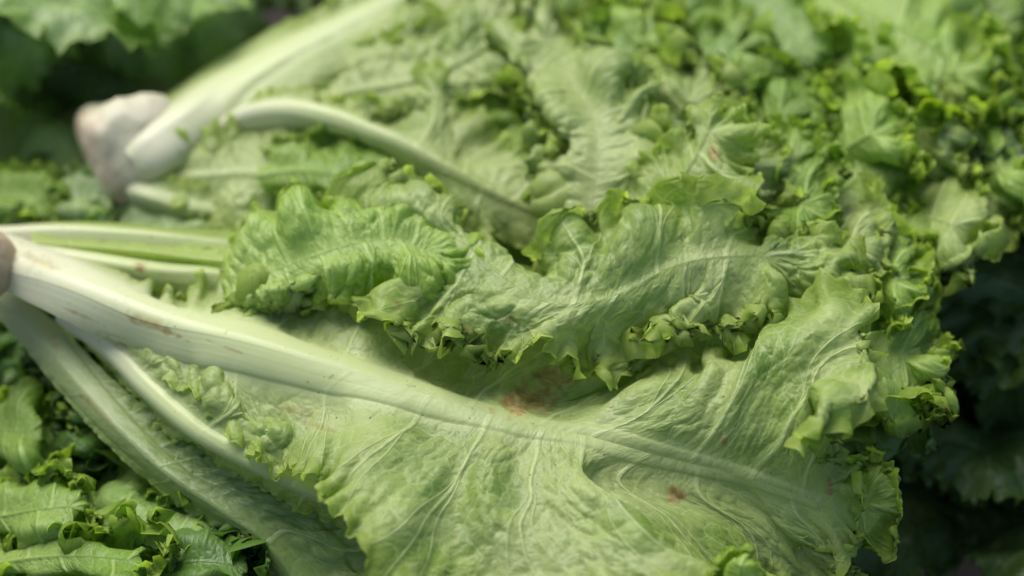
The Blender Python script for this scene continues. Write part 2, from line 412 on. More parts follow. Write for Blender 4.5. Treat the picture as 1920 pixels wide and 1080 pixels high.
def stem_material(name='cut_stem', flesh=(.62, .58, .40)):
    m = bpy.data.materials.new(name); t = nodes(m); n = t.nodes; l = t.links
    tc = n.new('ShaderNodeTexCoord'); a = n.new('ShaderNodeTexNoise'); a.inputs['Scale'].default_value = 90; a.inputs['Detail'].default_value = 6
    l.new(tc.outputs['Object'], a.inputs[0])
    r = n.new('ShaderNodeValToRGB'); l.new(a.outputs[0], r.inputs[0])
    r.color_ramp.elements[0].position = .36; r.color_ramp.elements[0].color = (.46, .33, .20, 1)
    r.color_ramp.elements[1].position = .62; r.color_ramp.elements[1].color = (.70, .60, .43, 1)
    e = r.color_ramp.elements.new(.48); e.color = (.58, .45, .31, 1)
    ca = n.new('ShaderNodeAttribute'); ca.attribute_name = 'capf'
    mr = n.new('ShaderNodeMapRange'); mr.inputs[1].default_value = .12; mr.inputs[2].default_value = .45; mr.interpolation_type = 'SMOOTHSTEP'
    ad = n.new('ShaderNodeMath'); ad.operation = 'MULTIPLY_ADD'; l.new(a.outputs[0], ad.inputs[0]); ad.inputs[1].default_value = .4; l.new(ca.outputs['Fac'], ad.inputs[2])
    mr.inputs[1].default_value = .32; mr.inputs[2].default_value = .62; l.new(ad.outputs[0], mr.inputs[0])
    mx = n.new('ShaderNodeMix'); mx.data_type = 'RGBA'; l.new(mr.outputs[0], mx.inputs[0]); l.new(r.outputs[0], mx.inputs[6]); mx.inputs[7].default_value = (*flesh, 1)
    b = n.new('ShaderNodeBsdfPrincipled'); b.inputs['Roughness'].default_value = .5; l.new(mx.outputs[2], b.inputs[0])
    bm = n.new('ShaderNodeBump'); bm.inputs['Distance'].default_value = .002; l.new(a.outputs[0], bm.inputs['Height']); l.new(bm.outputs[0], b.inputs['Normal'])
    o = n.new('ShaderNodeOutputMaterial'); l.new(b.outputs[0], o.inputs[0]); return m
M_stem = stem_material()
M_stem_brown = stem_material('browned_stem', (.50, .37, .23))
def ground_material():
    m = bpy.data.materials.new('dark_ground'); t = nodes(m); n = t.nodes; l = t.links
    tc = n.new('ShaderNodeTexCoord'); a = n.new('ShaderNodeTexNoise'); a.inputs['Scale'].default_value = 25; a.inputs['Detail'].default_value = 8
    l.new(tc.outputs['Object'], a.inputs[0])
    r = n.new('ShaderNodeValToRGB'); l.new(a.outputs[0], r.inputs[0])
    r.color_ramp.elements[0].position = .3; r.color_ramp.elements[0].color = (.006, .006, .005, 1)
    r.color_ramp.elements[1].position = .75; r.color_ramp.elements[1].color = (.035, .022, .016, 1)
    b = n.new('ShaderNodeBsdfPrincipled'); b.inputs['Roughness'].default_value = .9; l.new(r.outputs[0], b.inputs[0])
    bm = n.new('ShaderNodeBump'); bm.inputs['Distance'].default_value = .01; l.new(a.outputs[0], bm.inputs['Height']); l.new(bm.outputs[0], b.inputs['Normal'])
    o = n.new('ShaderNodeOutputMaterial'); l.new(b.outputs[0], o.inputs[0]); return m

# ------------------------------------------------------------------ ground under the pile
me = bpy.data.meshes.new('ground')
G = 40; gv = []; gf = []
for j in range(G+1):
    for i in range(G+1):
        x = -6+12*i/G; y = -6+12*j/G
        gv.append((x, y, -.26+.01*math.sin(x*3.1)*math.cos(y*2.3)))
for j in range(G):
    for i in range(G):
        k = j*(G+1)+i; gf.append((k, k+1, k+G+2, k+G+1))
me.from_pydata(gv, [], gf); me.materials.append(ground_material())
for p in me.polygons: p.use_smooth = True
g = bpy.data.objects.new('ground', me); col.objects.link(g); g['kind'] = 'structure'

def head(label, px, py, z, group='lettuce heads heaped in the pile', name='lettuce_head'):
    o = bpy.data.objects.new(name, None); col.objects.link(o)
    o.empty_display_size = .02; o['label'] = label; o['category'] = 'lettuce'; o['group'] = group
    return o
def stub(parent, p0, p1, r0, r1, seed=0, name='stem_base', mat=None, lump=.07):
    """short thick root stub: lumpy body with a rounded cut end at p0"""
    p0 = np.array(p0); p1 = np.array(p1); ax = norm(p1-p0); a = norm(np.cross(ax, [0, 0, 1.])); b = np.cross(ax, a)
    nr, ns = 40, 64; vs = []; fs = []
    L = np.linalg.norm(p1-p0)
    for i in range(nr+1):
        f = i/nr
        if f < .3:
            g_ = f/.3; rad = r0*math.sin(g_*math.pi/2)**.45 if g_ > 0 else 0.; x = r0*.35*(1-math.cos(g_*math.pi/2))-(.0 if g_ > .7 else .0)
        else:
            g_ = (f-.3)/.7; rad = r1+(r0-r1)*math.sqrt(max(0, 1-g_**3)); x = r0*.35+(L-r0*.35)*g_
        for j in range(ns):
            an = 2*math.pi*j/ns
            n_ = float(fbm(np.array([an*1.6 if an < math.pi else (2*math.pi-an)*1.6+9]), np.array([f*6.]), seed)[0])
            rr = rad*(1+lump*n_+.05*math.cos(an*5+f*3))
            v = p0+ax*x+a*math.cos(an)*rr+b*math.sin(an)*rr
            vs.append(tuple(v))
    for i in range(nr):
        for j in range(ns):
            fs.append((i*ns+j, i*ns+(j+1) % ns, (i+1)*ns+(j+1) % ns, (i+1)*ns+j))
    me = bpy.data.meshes.new(name); me.from_pydata(vs, [], fs); me.materials.append(mat or M_stem)
    ca = me.attributes.new('capf', 'FLOAT', 'POINT'); ca.data.foreach_set('value', np.repeat(np.linspace(0, 1, nr+1), ns).astype(np.float32))
    for p in me.polygons: p.use_smooth = True
    o = bpy.data.objects.new(name, me); col.objects.link(o); o.parent = parent; return o

# ================================================================== FRONT HEAD
A = head('large pale lettuce lying on its side across the middle, white ribs meeting at left edge', 0, 500, 20)
stub(A, at(-95, 492, 34), at(26, 497, 36), .0160, .002, 3, mat=M_stem_brown)
# main leaf, outer face up, thick white rib
kpx = lambda v: v/4550.
hero(A, M_pale,
 mid=[(-45,474,28),(150,545,38),(300,602,42),(500,655,45),(700,716,44),(850,762,42),(920,783,41),(1000,803,39),(1090,822,37),(1200,845,35),(1290,866,32),(1380,888,30),(1420,900,30),(1450,910,29),(1480,920,28),(1530,940,26)],
 U=[[(-40,446,22)],[(165,487,28)],[(335,545,30)],[(540,575,34),(590,500,26)],[(760,620,34),(800,540,24)],[(930,690,30),(980,600,22)],[(1010,710,28),(1090,620,20)],
    [(1075,745,32),(1150,650,22)],[(1150,780,40),(1240,722,44),(1250,700,30)],[(1240,790,45),(1310,700,50),(1320,680,38)],[(1330,800,46),(1390,680,55),(1420,650,42)],
    [(1410,810,46),(1460,720,58),(1530,650,68),(1580,600,72),(1610,560,68)],
    [(1450,830,46),(1510,740,62),(1590,670,74),(1640,660,78),(1665,700,70)],[(1480,850,44),(1530,770,62),(1595,710,78),(1630,740,82),(1615,800,74)],
    [(1490,865,42),(1510,790,60),(1530,725,76),(1545,760,84),(1520,815,78)],[(1560,905,34),(1590,885,30)]],
 D=[[(-45,500,18)],[(110,590,28)],[(270,668,28)],[(470,710,40),(470,800,38),(480,862,34)],[(620,790,42),(600,850,42),(600,892,38)],[(780,840,44),(710,910,46),(662,1000,42)],
    [(850,870,45),(790,980,46),(730,1110,42)],[(930,890,46),(950,1000,47),(960,1130,42)],[(1090,900,47),(1180,990,50),(1290,1110,48)],[(1125,890,32),(1215,990,28),(1300,1120,18)],[(1290,930,24),(1375,1010,16),(1425,1110,6)],
    [(1430,960,18),(1480,1030,8),(1530,1110,-4)],[(1455,970,18),(1510,1030,8),(1560,1100,-2)],[(1480,975,18),(1540,1030,8),(1590,1090,0)],[(1505,975,18),(1560,1025,10),(1610,1075,2)],[(1560,985,20),(1600,1050,10)]],
 tip=[[(1560,915,34),(1610,930,30)],[(1560,955,26),(1600,990,20)]],
 S=900, T=104, rib=lambda u: .001*(20-22*u+5*u*u), ribh=.33, fade=.74, frill=.85, f1=.3, lift=.004, bare=.26, blis=.9, veins=27, seed=4, big=.6, lam=.9, notch=1.1, corr=1.8,
 stains=[(1270,930,30,20,0,1),(985,752,66,38,-10,1),(1050,706,70,22,-10,.9),(300,615,70,8,24,.8),(70,490,40,16,20,.45),(2,480,22,60,0,.7),(150,590,60,5,24,.6),(420,650,50,4,20,.5),(560,770,60,14,20,.35),(600,800,40,8,15,.4),(1060,1000,5,4,0,.8),(1440,1010,5,4,0,.8),(1240,700,5,4,0,.9),(255,600,24,8,20,.7),(1357,828,9,14,-30,1),(1555,910,8,20,0,1),(860,1000,5,5,0,.8)],
 label='broad outer leaf with thick white rib running to the lower right')
# crumpled leaf folded over it
hero(A, M_pale,
 mid=[(60,455,24),(250,470,32),(430,490,38),(560,490,46),(700,480,54),(850,450,60),(930,510,62),(1030,568,62),(1150,555,62),(1260,500,66),(1370,480,68),(1430,480,66)],
 U=[[(60,438,20)],[(250,458,28)],[(450,462,36)],[(500,440,44),(530,410,40)],[(640,420,52),(620,385,44)],[(800,420,58),(760,395,50)],[(960,470,60),(960,425,50)],
    [(1060,520,60),(1060,440,54)],[(1160,500,62),(1150,430,54)],[(1260,450,66),(1250,420,56)],[(1380,430,70),(1420,385,72)],[(1450,440,68),(1480,420,66)]],
 D=[[(60,470,20)],[(250,486,26)],[(420,515,34)],[(500,540,44),(425,588,36)],[(620,530,50),(560,560,44)],[(740,560,54),(690,592,48)],[(840,600,56),(830,650,48)],
    [(960,620,58),(930,672,48)],[(1110,620,58),(1100,680,50)],[(1240,590,58),(1190,692,50)],[(1350,560,60),(1320,610,50)],[(1430,540,62),(1400,580,56)]],
 tip=[[(1500,450,66),(1560,440,62)],[(1520,490,64),(1600,490,58)],[(1510,520,62),(1600,560,54)],[(1470,540,62),(1480,590,52)]],
 S=760, T=80, rib=lambda u: .001*(3-2.2*u), ribh=.08, ribc=.05, frill=1.05, f1=.6, f3=1.4, lift=.005, blis=2.2, veins=22, seed=9, big=4., lam=.85, corr=4.,
 stains=[(745,570,12,8,0,.8),(880,622,22,10,40,.6),(955,600,30,7,0,.6),(1250,485,5,5,0,.8)],
 label='crumpled leaf folded back over the middle')
# lime inner leaf bunched on the left of the fold
hero(A, M_lime,
 mid=[(420,560,40),(480,520,50),(560,490,58),(650,460,62),(740,450,62),(800,470,60)],
 U=[[(425,545,34)],[(480,470,50),(500,430,40)],[(540,440,60),(560,400,46)],[(630,410,64),(620,380,52)],[(740,420,64),(740,395,54)],[(830,440,62),(850,430,54)]],
 D=[[(425,585,34)],[(500,560,50),(500,580,38)],[(580,530,56),(600,550,42)],[(670,500,60),(680,540,48)],[(760,500,62),(780,540,52)],[(820,510,60),(830,540,52)]],
 tip=[[(850,470,60),(880,460,54)],[(850,500,60),(880,520,52)]],
 S=420, T=56, rib=(1., .4), ribh=.08, ribc=0., frill=.8, blis=2.2, veins=15, seed=21, big=2.6, lam=.8, corr=2.2, f1=.5, lift=.002, label='yellow green crinkled inner leaf')
# petioles on the upper left
hero(A, M_pale,
 mid=[(-40,440,14),(120,432,22),(260,440,25),(400,456,25),(520,470,22),(700,480,14)],
 U=[[(-40,432,12)],[(120,416,14)],[(260,421,14)],[(400,436,14)],[(560,440,16)],[(760,420,10)]],
 D=[[(-40,455,12)],[(120,478,16)],[(250,500,18)],[(390,535,18)],[(520,560,16)],[(760,540,10)]],
 tip=[[(820,450,8)],[(850,490,6)]], S=220, T=40, rib=(8., 7), ribh=.22, frill=.3, blis=.3, bare=.8, veins=3, seed=5, big=.3,
 label='upper pale petiole', stains=[(120,458,40,5,10,.9)])
hero(A, M_pale,
 mid=[(10,462,22),(180,490,28),(300,508,32),(430,520,34),(540,560,30),(640,600,20)],
 U=[[(10,452,18)],[(190,464,24)],[(310,470,26)],[(450,478,28)],[(600,520,24)],[(700,560,12)]],
 D=[[(10,476,18)],[(180,520,22)],[(310,560,22)],[(420,600,24)],[(500,630,20)],[(620,640,12)]],
 tip=[[(740,600,8)],[(720,640,6)]], S=240, T=36, rib=(7., 5.), ribh=.3, frill=.5, blis=.5, bare=.6, veins=5, seed=6, big=.3,
 label='second petiole beside the thick rib', stains=[(262,500,16,12,0,1),(70,478,30,6,15,.7)])
hero(A, M_pale,
 mid=[(-30,478,8),(120,490,12),(280,505,14),(440,525,14),(580,560,10)],
 U=[[(-30,455,4)],[(120,440,4)],[(280,440,6)],[(440,450,6)],[(600,480,4)]],
 D=[[(-30,500,4)],[(110,545,4)],[(270,575,6)],[(430,610,6)],[(560,640,4)]],
 tip=[[(680,540,4)],[(660,600,2)]], S=200, T=36, rib=(9, 6.), ribh=.15, frill=.3, bare=.9, fade=.4, blis=.4, veins=5, seed=7, big=.3,
 label='pale leaf base filling in behind the petioles')
# white ribbed leaf below the main rib
hero(A, M_pale,
 mid=[(120,590,14),(200,650,20),(280,735,24),(370,812,26),(470,868,26),(590,925,22),(700,975,14),(850,1030,4)],
 U=[[(130,585,16)],[(220,625,28),(230,622,22)],[(320,690,34),(330,655,28)],[(420,750,36),(420,705,30)],[(500,810,36),(480,770,30)],[(640,850,30),(620,800,20)],[(760,900,18),(800,850,8)],[(900,960,6),(950,900,0)]],
 D=[[(110,600,10)],[(185,668,10)],[(262,752,12)],[(350,832,12)],[(450,892,12)],[(570,952,8)],[(680,1010,2)],[(800,1090,-6)]],
 tip=[[(950,1000,0)],[(940,1060,-4)]], S=420, T=60, rib=(5.4, 3.6), ribh=.6, frill=.5, blis=2.0, veins=11, seed=31, big=.8, lam=.8,
 label='inner leaf with slim white rib below the thick one')
# outermost lower petiole, duller green
hero(A, M_dull,
 mid=[(-45,515,6),(80,640,8),(160,735,10),(240,820,11),(330,900,10),(420,960,6),(500,1020,0),(560,1100,-8)],
 U=[[(-35,500,8)],[(110,610,12)],[(215,715,12)],[(320,800,10)],[(440,880,8)],[(570,930,4)],[(670,990,-2)],[(700,1080,-10)]],
 D=[[(-52,530,2)],[(50,655,0)],[(130,755,2)],[(215,848,2)],[(305,925,0)],[(380,985,-6)],[(440,1060,-12)],[(480,1130,-20)]],
 tip=[[(700,1130,-14)],[(600,1170,-16)]], S=380, T=56, rib=lambda u: .001*(9.5-5.*u), ribh=.2, ribc=.6, frill=.5, blis=2., veins=8, seed=33, big=.5, lam=.6,
 label='dull green outer petiole along the lower left', stains=[(100,640,40,10,50,.45),(175,760,50,8,45,.4)])
# leaves of the right end
hero(A, M_mid,
 mid=[(960,785,22),(1080,745,28),(1220,680,30),(1330,625,30),(1450,590,26),(1560,580,24)],
 U=[[(960,760,18)],[(1080,700,18),(1100,650,20)],[(1200,620,22),(1220,570,26)],[(1310,560,26),(1330,520,28)],[(1430,530,26),(1450,470,26)],[(1580,520,24),(1600,460,22)]],
 D=[[(980,795,18)],[(1100,765,20)],[(1250,715,20)],[(1380,670,18),(1430,700,14)],[(1500,640,16),(1560,680,10)],[(1620,620,16),(1700,650,10)]],
 tip=[[(1660,540,20),(1720,500,16)],[(1680,580,16),(1740,590,12)]], S=420, T=56, rib=(1.5, .8), ribc=0., ribh=.2, frill=.8, blis=1.8, veins=11, seed=41, big=.8,
 label='shaded leaf behind the broad one', stains=[(1030,712,75,24,-10,.9)])
simple(A, M_lime, mid=[(1440,680,22),(1530,665,28),(1620,660,32),(1690,665,32)], hu=[50,90,110,110], hd=[60,100,120,130], zu=-6, zd=-10, tipr=95, nt=7,
 S=460, T=60, rib=(2.5, .8), frill=1.0, blis=.9, veins=13, seed=43, lam=1.1, label='frilly edged leaf at the right end')
simple(A, M_mid, mid=[(1380,930,12),(1480,950,14),(1560,950,16),(1620,945,16)], hu=[40,60,75,80], hd=[60,80,90,80], zu=2, zd=-8, tipr=80, nt=5,
 S=320, T=48, rib=(2.5, .8), frill=.55, blis=.7, veins=9, seed=45, label='deep green leaf at the lower right')
simple(A, M_pale, mid=[(1380,540,40),(1460,520,48),(1540,510,52),(1580,505,52)], hu=[40,60,70,60], hd=[40,60,70,60], zu=-4, zd=-6, tipr=55, nt=5,
 S=340, T=48, rib=(2, .8), frill=1.0, blis=.8, veins=9, seed=47)
simple(A, M_lime, mid=[(1440,560,30),(1560,520,36),(1660,500,38),(1700,495,38)], hu=[50,70,70,50], hd=[50,70,70,60], zu=-4, zd=-8, tipr=60, nt=5,
 S=360, T=48, rib=(2, .8), frill=1.1, blis=1., veins=9, seed=48)
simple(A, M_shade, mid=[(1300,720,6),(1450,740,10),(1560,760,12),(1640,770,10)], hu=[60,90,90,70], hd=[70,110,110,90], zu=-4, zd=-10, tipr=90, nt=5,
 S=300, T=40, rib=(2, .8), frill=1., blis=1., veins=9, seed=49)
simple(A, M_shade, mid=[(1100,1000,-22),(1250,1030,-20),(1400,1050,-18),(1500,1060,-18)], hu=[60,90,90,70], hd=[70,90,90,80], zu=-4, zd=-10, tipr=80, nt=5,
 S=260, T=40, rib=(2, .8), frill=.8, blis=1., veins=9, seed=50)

# ================================================================== SECOND HEAD
B = head('pale lettuce lying behind the front one, blurred brown stem end at upper left', 250, 290, 0)
stub(B, at(168, 318, -2), at(345, 252, 2), .0285, .014, 8)
hero(B, M_pale,
 mid=[(250,300,14),(290,265,19),(350,222,20),(440,158,17),(530,104,20),(620,58,22),(740,0,24),(880,-60,22)],
 U=[[(225,265,6)],[(255,215,12),(248,207,-4)],[(312,184,10),(308,178,-6)],[(408,122,12),(406,118,-4)],[(505,70,14),(503,66,0)],[(600,30,14)],[(720,-60,10)],[(860,-140,8)]],
 D=[[(270,335,6)],[(325,310,14),(335,325,0)],[(395,275,14),(410,310,10)],[(500,200,22),(540,220,16)],[(590,150,26),(640,170,20)],[(690,110,28),(750,130,20)],[(820,50,28),(880,60,20)],[(960,-20,24),(1000,10,16)]],
 tip=[[(960,-140,10)],[(1020,-80,10)]], S=300, T=44, rib=lambda u: .001*(15.5-8.*u), ribh=.42, frill=.5, bare=.75, fade=.3, blis=1.9, veins=10, seed=51, big=.8,
 label='long white rib pointing up and right')
hero(B, M_pale,
 mid=[(280,330,4),(360,330,12),(450,325,18),(540,330,22),(640,350,22),(740,370,20)],
 U=[[(290,290,6)],[(370,250,18)],[(460,220,24)],[(560,230,26)],[(680,280,24)],[(800,320,20)]],
 D=[[(270,370,-4)],[(340,400,2)],[(430,440,4)],[(540,450,6)],[(650,450,8)],[(760,450,8)]],
 tip=[[(820,350,16)],[(850,390,12)],[(820,430,8)]], S=300, T=44, rib=(2.5, 1.2), ribh=.3, ribc=.3, frill=.8, blis=2.4, veins=11, seed=53, big=1.6,
 label='crumpled pale blade beside the stem')
hero(B, M_pale,
 mid=[(390,250,12),(455,218,24),(540,206,33),(620,220,38),(700,248,40),(770,278,40),(860,325,38),(940,368,34),(1010,400,28)],
 U=[[(390,225,12)],[(460,192,20)],[(545,176,26)],[(640,195,26)],[(720,220,28),(780,200,32)],[(800,220,40),(800,130,40)],[(880,290,32),(940,270,30)],[(980,330,34),(1060,310,34)],[(1060,380,30),(1120,360,30)]],
 D=[[(400,280,8)],[(460,250,16)],[(540,250,22)],[(600,265,20)],[(680,300,22),(660,350,18)],[(780,330,30),(800,420,22)],[(850,370,32),(860,430,22)],[(930,410,28),(940,450,20)],[(1010,430,24),(1020,460,18)]],
 tip=[[(1080,400,26),(1120,420,22)]], S=340, T=50, rib=lambda u: .001*(4.5+34*u*(1-u)*(1-u)-3.*u), ribh=.45, frill=.8, blis=1.2, veins=12, seed=55, big=1.0,
 label='forked pale rib in the middle of the second head')
hero(B, M_pale, mid=[(215,345,0),(262,365,6),(320,385,6),(400,400,6),(500,410,6)], U=[[(225,320,4)],[(285,320,10)],[(345,335,12)],[(430,345,12)],[(520,350,10)]],
 D=[[(215,365,-8)],[(245,400,-10)],[(300,425,-8)],[(390,440,-6)],[(500,450,-4)]], tip=[[(580,390,4)],[(580,430,0)]], S=200, T=36, rib=(7., 3.), ribh=.3, frill=.4, blis=1.2, veins=6, seed=152, label='short pale petiole under the long white rib')
simple(B, M_pale, mid=[(290,385,-4),(400,395,2),(520,400,6),(660,410,8)], hu=[50,60,60,50], hd=[40,50,50,50], zu=4, zd=-6, tipr=50, S=280, T=40, rib=(2, 1.), frill=.5, blis=2., veins=9, seed=151, big=1.4)
simple(B, M_shade, mid=[(760,480,0),(880,480,4),(1000,470,8),(1100,460,10)], hu=[50,70,70,60], hd=[40,50,50,50], tipr=60, S=240, T=36, rib=(2, 1.), frill=1., blis=1.5, veins=9, seed=153)
simple(B, M_mid, mid=[(480,330,24),(560,320,30),(640,330,34),(720,345,32)], hu=[30,50,60,50], hd=[30,45,50,50], zu=-4, zd=-8, tipr=50, S=240, T=36, rib=(2, .8), frill=1.1, blis=1.5, veins=7, seed=56)
simple(B, M_pale, mid=[(580,190,20),(680,170,30),(790,150,38),(880,110,42),(960,50,42)], hu=[50,80,100,100,80], hd=[40,60,80,90,90], zu=-8, zd=-6, tipr=90, S=380, T=48,
 rib=(3, 1.6), ribh=1., frill=1.1, blis=2.2, veins=12, seed=57, big=2.)
simple(B, M_mid, mid=[(700,200,22),(790,210,28),(880,200,32),(960,190,32)], hu=[30,50,60,50], hd=[30,40,40,40], zu=-6, zd=-8, tipr=50, S=280, T=36,
 rib=(2, 1.), frill=1.2, blis=2.2, veins=9, seed=58, big=2.)
simple(B, M_pale, mid=[(1120,450,40),(1110,380,48),(1120,300,56),(1110,220,58),(1070,150,56),(1030,80,50)], hu=[30,80,100,110,100,90], hd=[40,110,130,120,70,60], zu=-10, zd=-8, bow=8, tipr=80,
 S=460, T=60, rib=(1.4, .6), ribh=.2, ribc=.08, frill=.95, f1=1.3, corr=2.6, blis=1.5, veins=14, seed=59, big=2.8, label='tall pale blade rising in the middle')
hero(B, M_pale,
 mid=[(1090,460,44),(1170,420,54),(1240,370,62),(1295,310,70),(1325,250,76)],
 U=[[(1080,445,40)],[(1140,390,50)],[(1200,320,58)],[(1275,250,68)],[(1315,205,76)]],
 D=[[(1110,480,44)],[(1230,440,60),(1260,470,50)],[(1330,410,68),(1400,430,58)],[(1360,350,72),(1420,390,66)],[(1365,290,76),(1410,320,70)]],
 tip=[[(1335,215,80),(1338,182,82)],[(1360,230,78),(1395,215,78)],[(1370,260,76),(1415,255,72)]],
 S=420, T=56, rib=(1.6, .7), ribc=.2, frill=.85, blis=1.0, veins=12, seed=61, big=.9, lam=.8, label='flap standing up with pointed tips',
 stains=[(1340,285,14,18,0,.9)])
simple(B, M_mid, mid=[(1300,400,44),(1380,360,52),(1440,320,56),(1480,300,56)], hu=[30,50,60,50], hd=[40,60,70,60], zu=-4, zd=-8, tipr=50, S=380, T=48,
 rib=(2, .8), frill=1.2, blis=.9, veins=9, seed=62, lam=.85)
simple(B, M_cool, mid=[(1080,330,34),(1170,270,42),(1250,210,48),(1310,150,50),(1360,110,50)], hu=[40,70,80,70,50], hd=[50,80,90,80,60], zu=-6, zd=-8, tipr=50, S=380, T=48,
 rib=(2.5, 1.), frill=.8, blis=1.1, veins=11, seed=63, big=1.3)
simple(B, M_cool, mid=[(1000,250,30),(1080,180,38),(1160,120,42),(1220,70,42)], hu=[40,70,80,60], hd=[40,70,80,70], zu=-6, zd=-8, tipr=65, S=320, T=44,
 rib=(2.5, 1.), frill=.9, blis=1., veins=9, seed=64, big=1.2)
simple(B, M_mid, mid=[(1250,260,34),(1350,230,42),(1450,215,44),(1520,215,42)], hu=[40,60,50,40], hd=[50,60,50,40], zu=-6, zd=-8, tipr=45, S=340, T=44,
 rib=(2.5, 1.), frill=1.1, blis=1., veins=9, seed=65, big=1.)
simple(B, M_mid, mid=[(1400,460,30),(1500,400,36),(1600,340,42),(1640,280,44)], hu=[40,60,70,50], hd=[40,60,70,60], zu=-6, zd=-8, tipr=60, S=360, T=44,
 rib=(2.5, 1.), frill=1.1, blis=.9, veins=9, seed=66)
simple(B, M_pale, mid=[(1540,400,20),(1650,370,26),(1760,350,30),(1840,340,30)], hu=[50,80,85,60], hd=[50,80,90,80], zu=-6, zd=-8, tipr=70, S=380, T=48,
 rib=(2.2, .8), frill=1., blis=1.6, veins=11, seed=67, label='blistered pale blade at the right')
simple(B, M_lime, mid=[(1560,470,26),(1650,460,32),(1730,450,34),(1780,445,34)], hu=[30,50,50,40], hd=[40,50,60,50], zu=-6, zd=-8, tipr=45, S=300, T=40,
 rib=(2, .8), frill=1.2, blis=.9, veins=9, seed=68)
simple(B, M_shade, mid=[(1380,330,10),(1500,300,14),(1640,290,18),(1760,300,18)], hu=[60,100,100,80], hd=[60,90,90,80], zu=-6, zd=-8, tipr=80, S=240, T=36,
 rib=(2, .8), frill=1., blis=1., veins=9, seed=69)

frills = [(1360,340,60,-30,92,2),(1470,370,58,20,80,0),(1600,270,54,-30,105,1),(1720,250,46,-5,100,2),(1560,450,52,15,85,2),
          (1750,410,42,15,105,2),(1840,330,38,-20,90,1),(1430,230,48,-25,95,0),(1270,220,54,-55,85,2),
          (1180,110,42,-60,100,1),(1340,110,46,-25,100,0),(950,290,34,10,60,0),(880,160,38,-50,80,2),(1020,340,38,-15,55,0),(720,90,28,-40,85,2),(1570,130,38,5,85,0),
          (1640,520,46,10,72,1),(1760,150,46,-30,90,1)]
for i, (x, y, z, a, h, mi) in enumerate(frills):
    ca, sa = math.cos(R(a)), math.sin(R(a))
    simple(B, (M_mid, M_lime, M_pale)[mi], mid=[(x-ca*130, y-sa*130+18, z-46), (x-ca*60, y-sa*60+8, z-22), (x+ca*5, y+sa*5, z-4), (x+ca*35, y+sa*35, z+3)],
           hu=[24, h*.8, h, h*.8], hd=[24, h*.8, h, h*.8], zu=-7, zd=-7, tipr=h*.75, S=380, T=44, rib=(1.8, .7), frill=1.1, blis=.9, veins=13, seed=300+i*7, lam=1.15, big=1.5,
           f1=.85, f2=.7, f3=1., lift=.005, notch=1.2, corr=1.2)

# ================================================================== HEAD AT THE UPPER RIGHT
H = head('leafy green lettuce at the upper right, loose curls hanging over dark hollows', 1500, 60, 0)
simple(H, M_lime, mid=[(1480,-60,30),(1580,0,40),(1680,50,48),(1770,110,48),(1810,160,44)], hu=[60,90,100,90,60], hd=[40,50,60,70,50], zu=-16, zd=-2, bow=-4, flare=12, tipr=60, S=420, T=48,
 lam=.95, corr=2.5, rib=(2, .8), frill=1.3, blis=.9, veins=11, seed=71, big=1.4)
simple(H, M_cool, mid=[(1300,-80,20),(1380,-20,30),(1450,40,36),(1500,90,36)], hu=[60,90,90,70], hd=[60,90,90,70], zu=-6, zd=-10, bow=6, tipr=75, S=320, T=44,
 rib=(3, 1.), frill=.7, blis=.9, veins=9, seed=72, big=1.3)
simple(H, M_mid, mid=[(1620,40,26),(1720,120,32),(1820,180,36),(1880,190,36)], hu=[60,80,80,60], hd=[50,60,60,50], zu=-6, zd=-8, tipr=60, S=320, T=44,
 rib=(3, 1.), frill=1.1, blis=.9, veins=9, seed=73, big=1.2)
simple(H, M_lime, mid=[(1560,230,20),(1680,220,30),(1800,215,36),(1880,240,36)], hu=[30,45,50,50], hd=[40,55,60,60], zu=-6, zd=-8, tipr=60, S=340, T=44,
 rib=(3, 1.), frill=1., blis=.9, veins=9, seed=74, big=1.)
simple(H, M_cool, mid=[(1080,-60,24),(1160,0,32),(1230,40,36),(1290,60,34)], hu=[50,80,80,60], hd=[50,80,80,60], zu=-6, zd=-8, tipr=60, S=280, T=40,
 rib=(3, 1.), frill=1., blis=.9, veins=9, seed=75, big=1.)
simple(H, M_mid, mid=[(1700,-60,20),(1780,-20,28),(1850,30,30),(1880,60,28)], hu=[50,60,60,40], hd=[50,70,60,50], zu=-6, zd=-8, tipr=45, S=260, T=40,
 rib=(3, 1.), frill=1.1, blis=.9, veins=9, seed=76, big=1.)
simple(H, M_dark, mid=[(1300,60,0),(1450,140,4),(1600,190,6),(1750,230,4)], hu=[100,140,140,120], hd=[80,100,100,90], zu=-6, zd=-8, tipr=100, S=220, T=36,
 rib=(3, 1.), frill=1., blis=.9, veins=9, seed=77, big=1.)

# ================================================================== HEAD AT THE LOWER LEFT
Cc = head('dark green curly lettuce at the lower left, below the dull outer petiole', 100, 950, -30)
L = lambda mat, mid, hu, hd, seed, **k: simple(Cc, mat, mid=[(a_, b_+10*(1-i_/(len(mid)-1)), c_-26*(1-i_/(len(mid)-1))**1.5) for i_, (a_, b_, c_) in enumerate(mid)], hu=[q_*1.1 for q_ in hu], hd=[q_*1.1 for q_ in hd], seed=seed, **{**dict(zu=-10, zd=-10, flare=9, S=340, T=48, rib=(1.6, .6), frill=1.25, blis=.5, veins=9, lam=1.25, notch=.8, big=2.4, bow=9, ribc=.12, corr=1.4), **k})
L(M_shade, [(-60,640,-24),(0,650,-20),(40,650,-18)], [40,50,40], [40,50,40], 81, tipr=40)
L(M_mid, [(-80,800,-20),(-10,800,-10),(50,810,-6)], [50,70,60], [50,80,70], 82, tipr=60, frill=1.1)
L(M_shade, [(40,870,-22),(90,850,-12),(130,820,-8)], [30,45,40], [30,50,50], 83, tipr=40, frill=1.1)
L(M_mid, [(-80,960,-10),(10,960,2),(90,950,6),(130,950,4)], [40,60,60,40], [40,60,70,60], 84, tipr=50, bow=8, frill=.8)
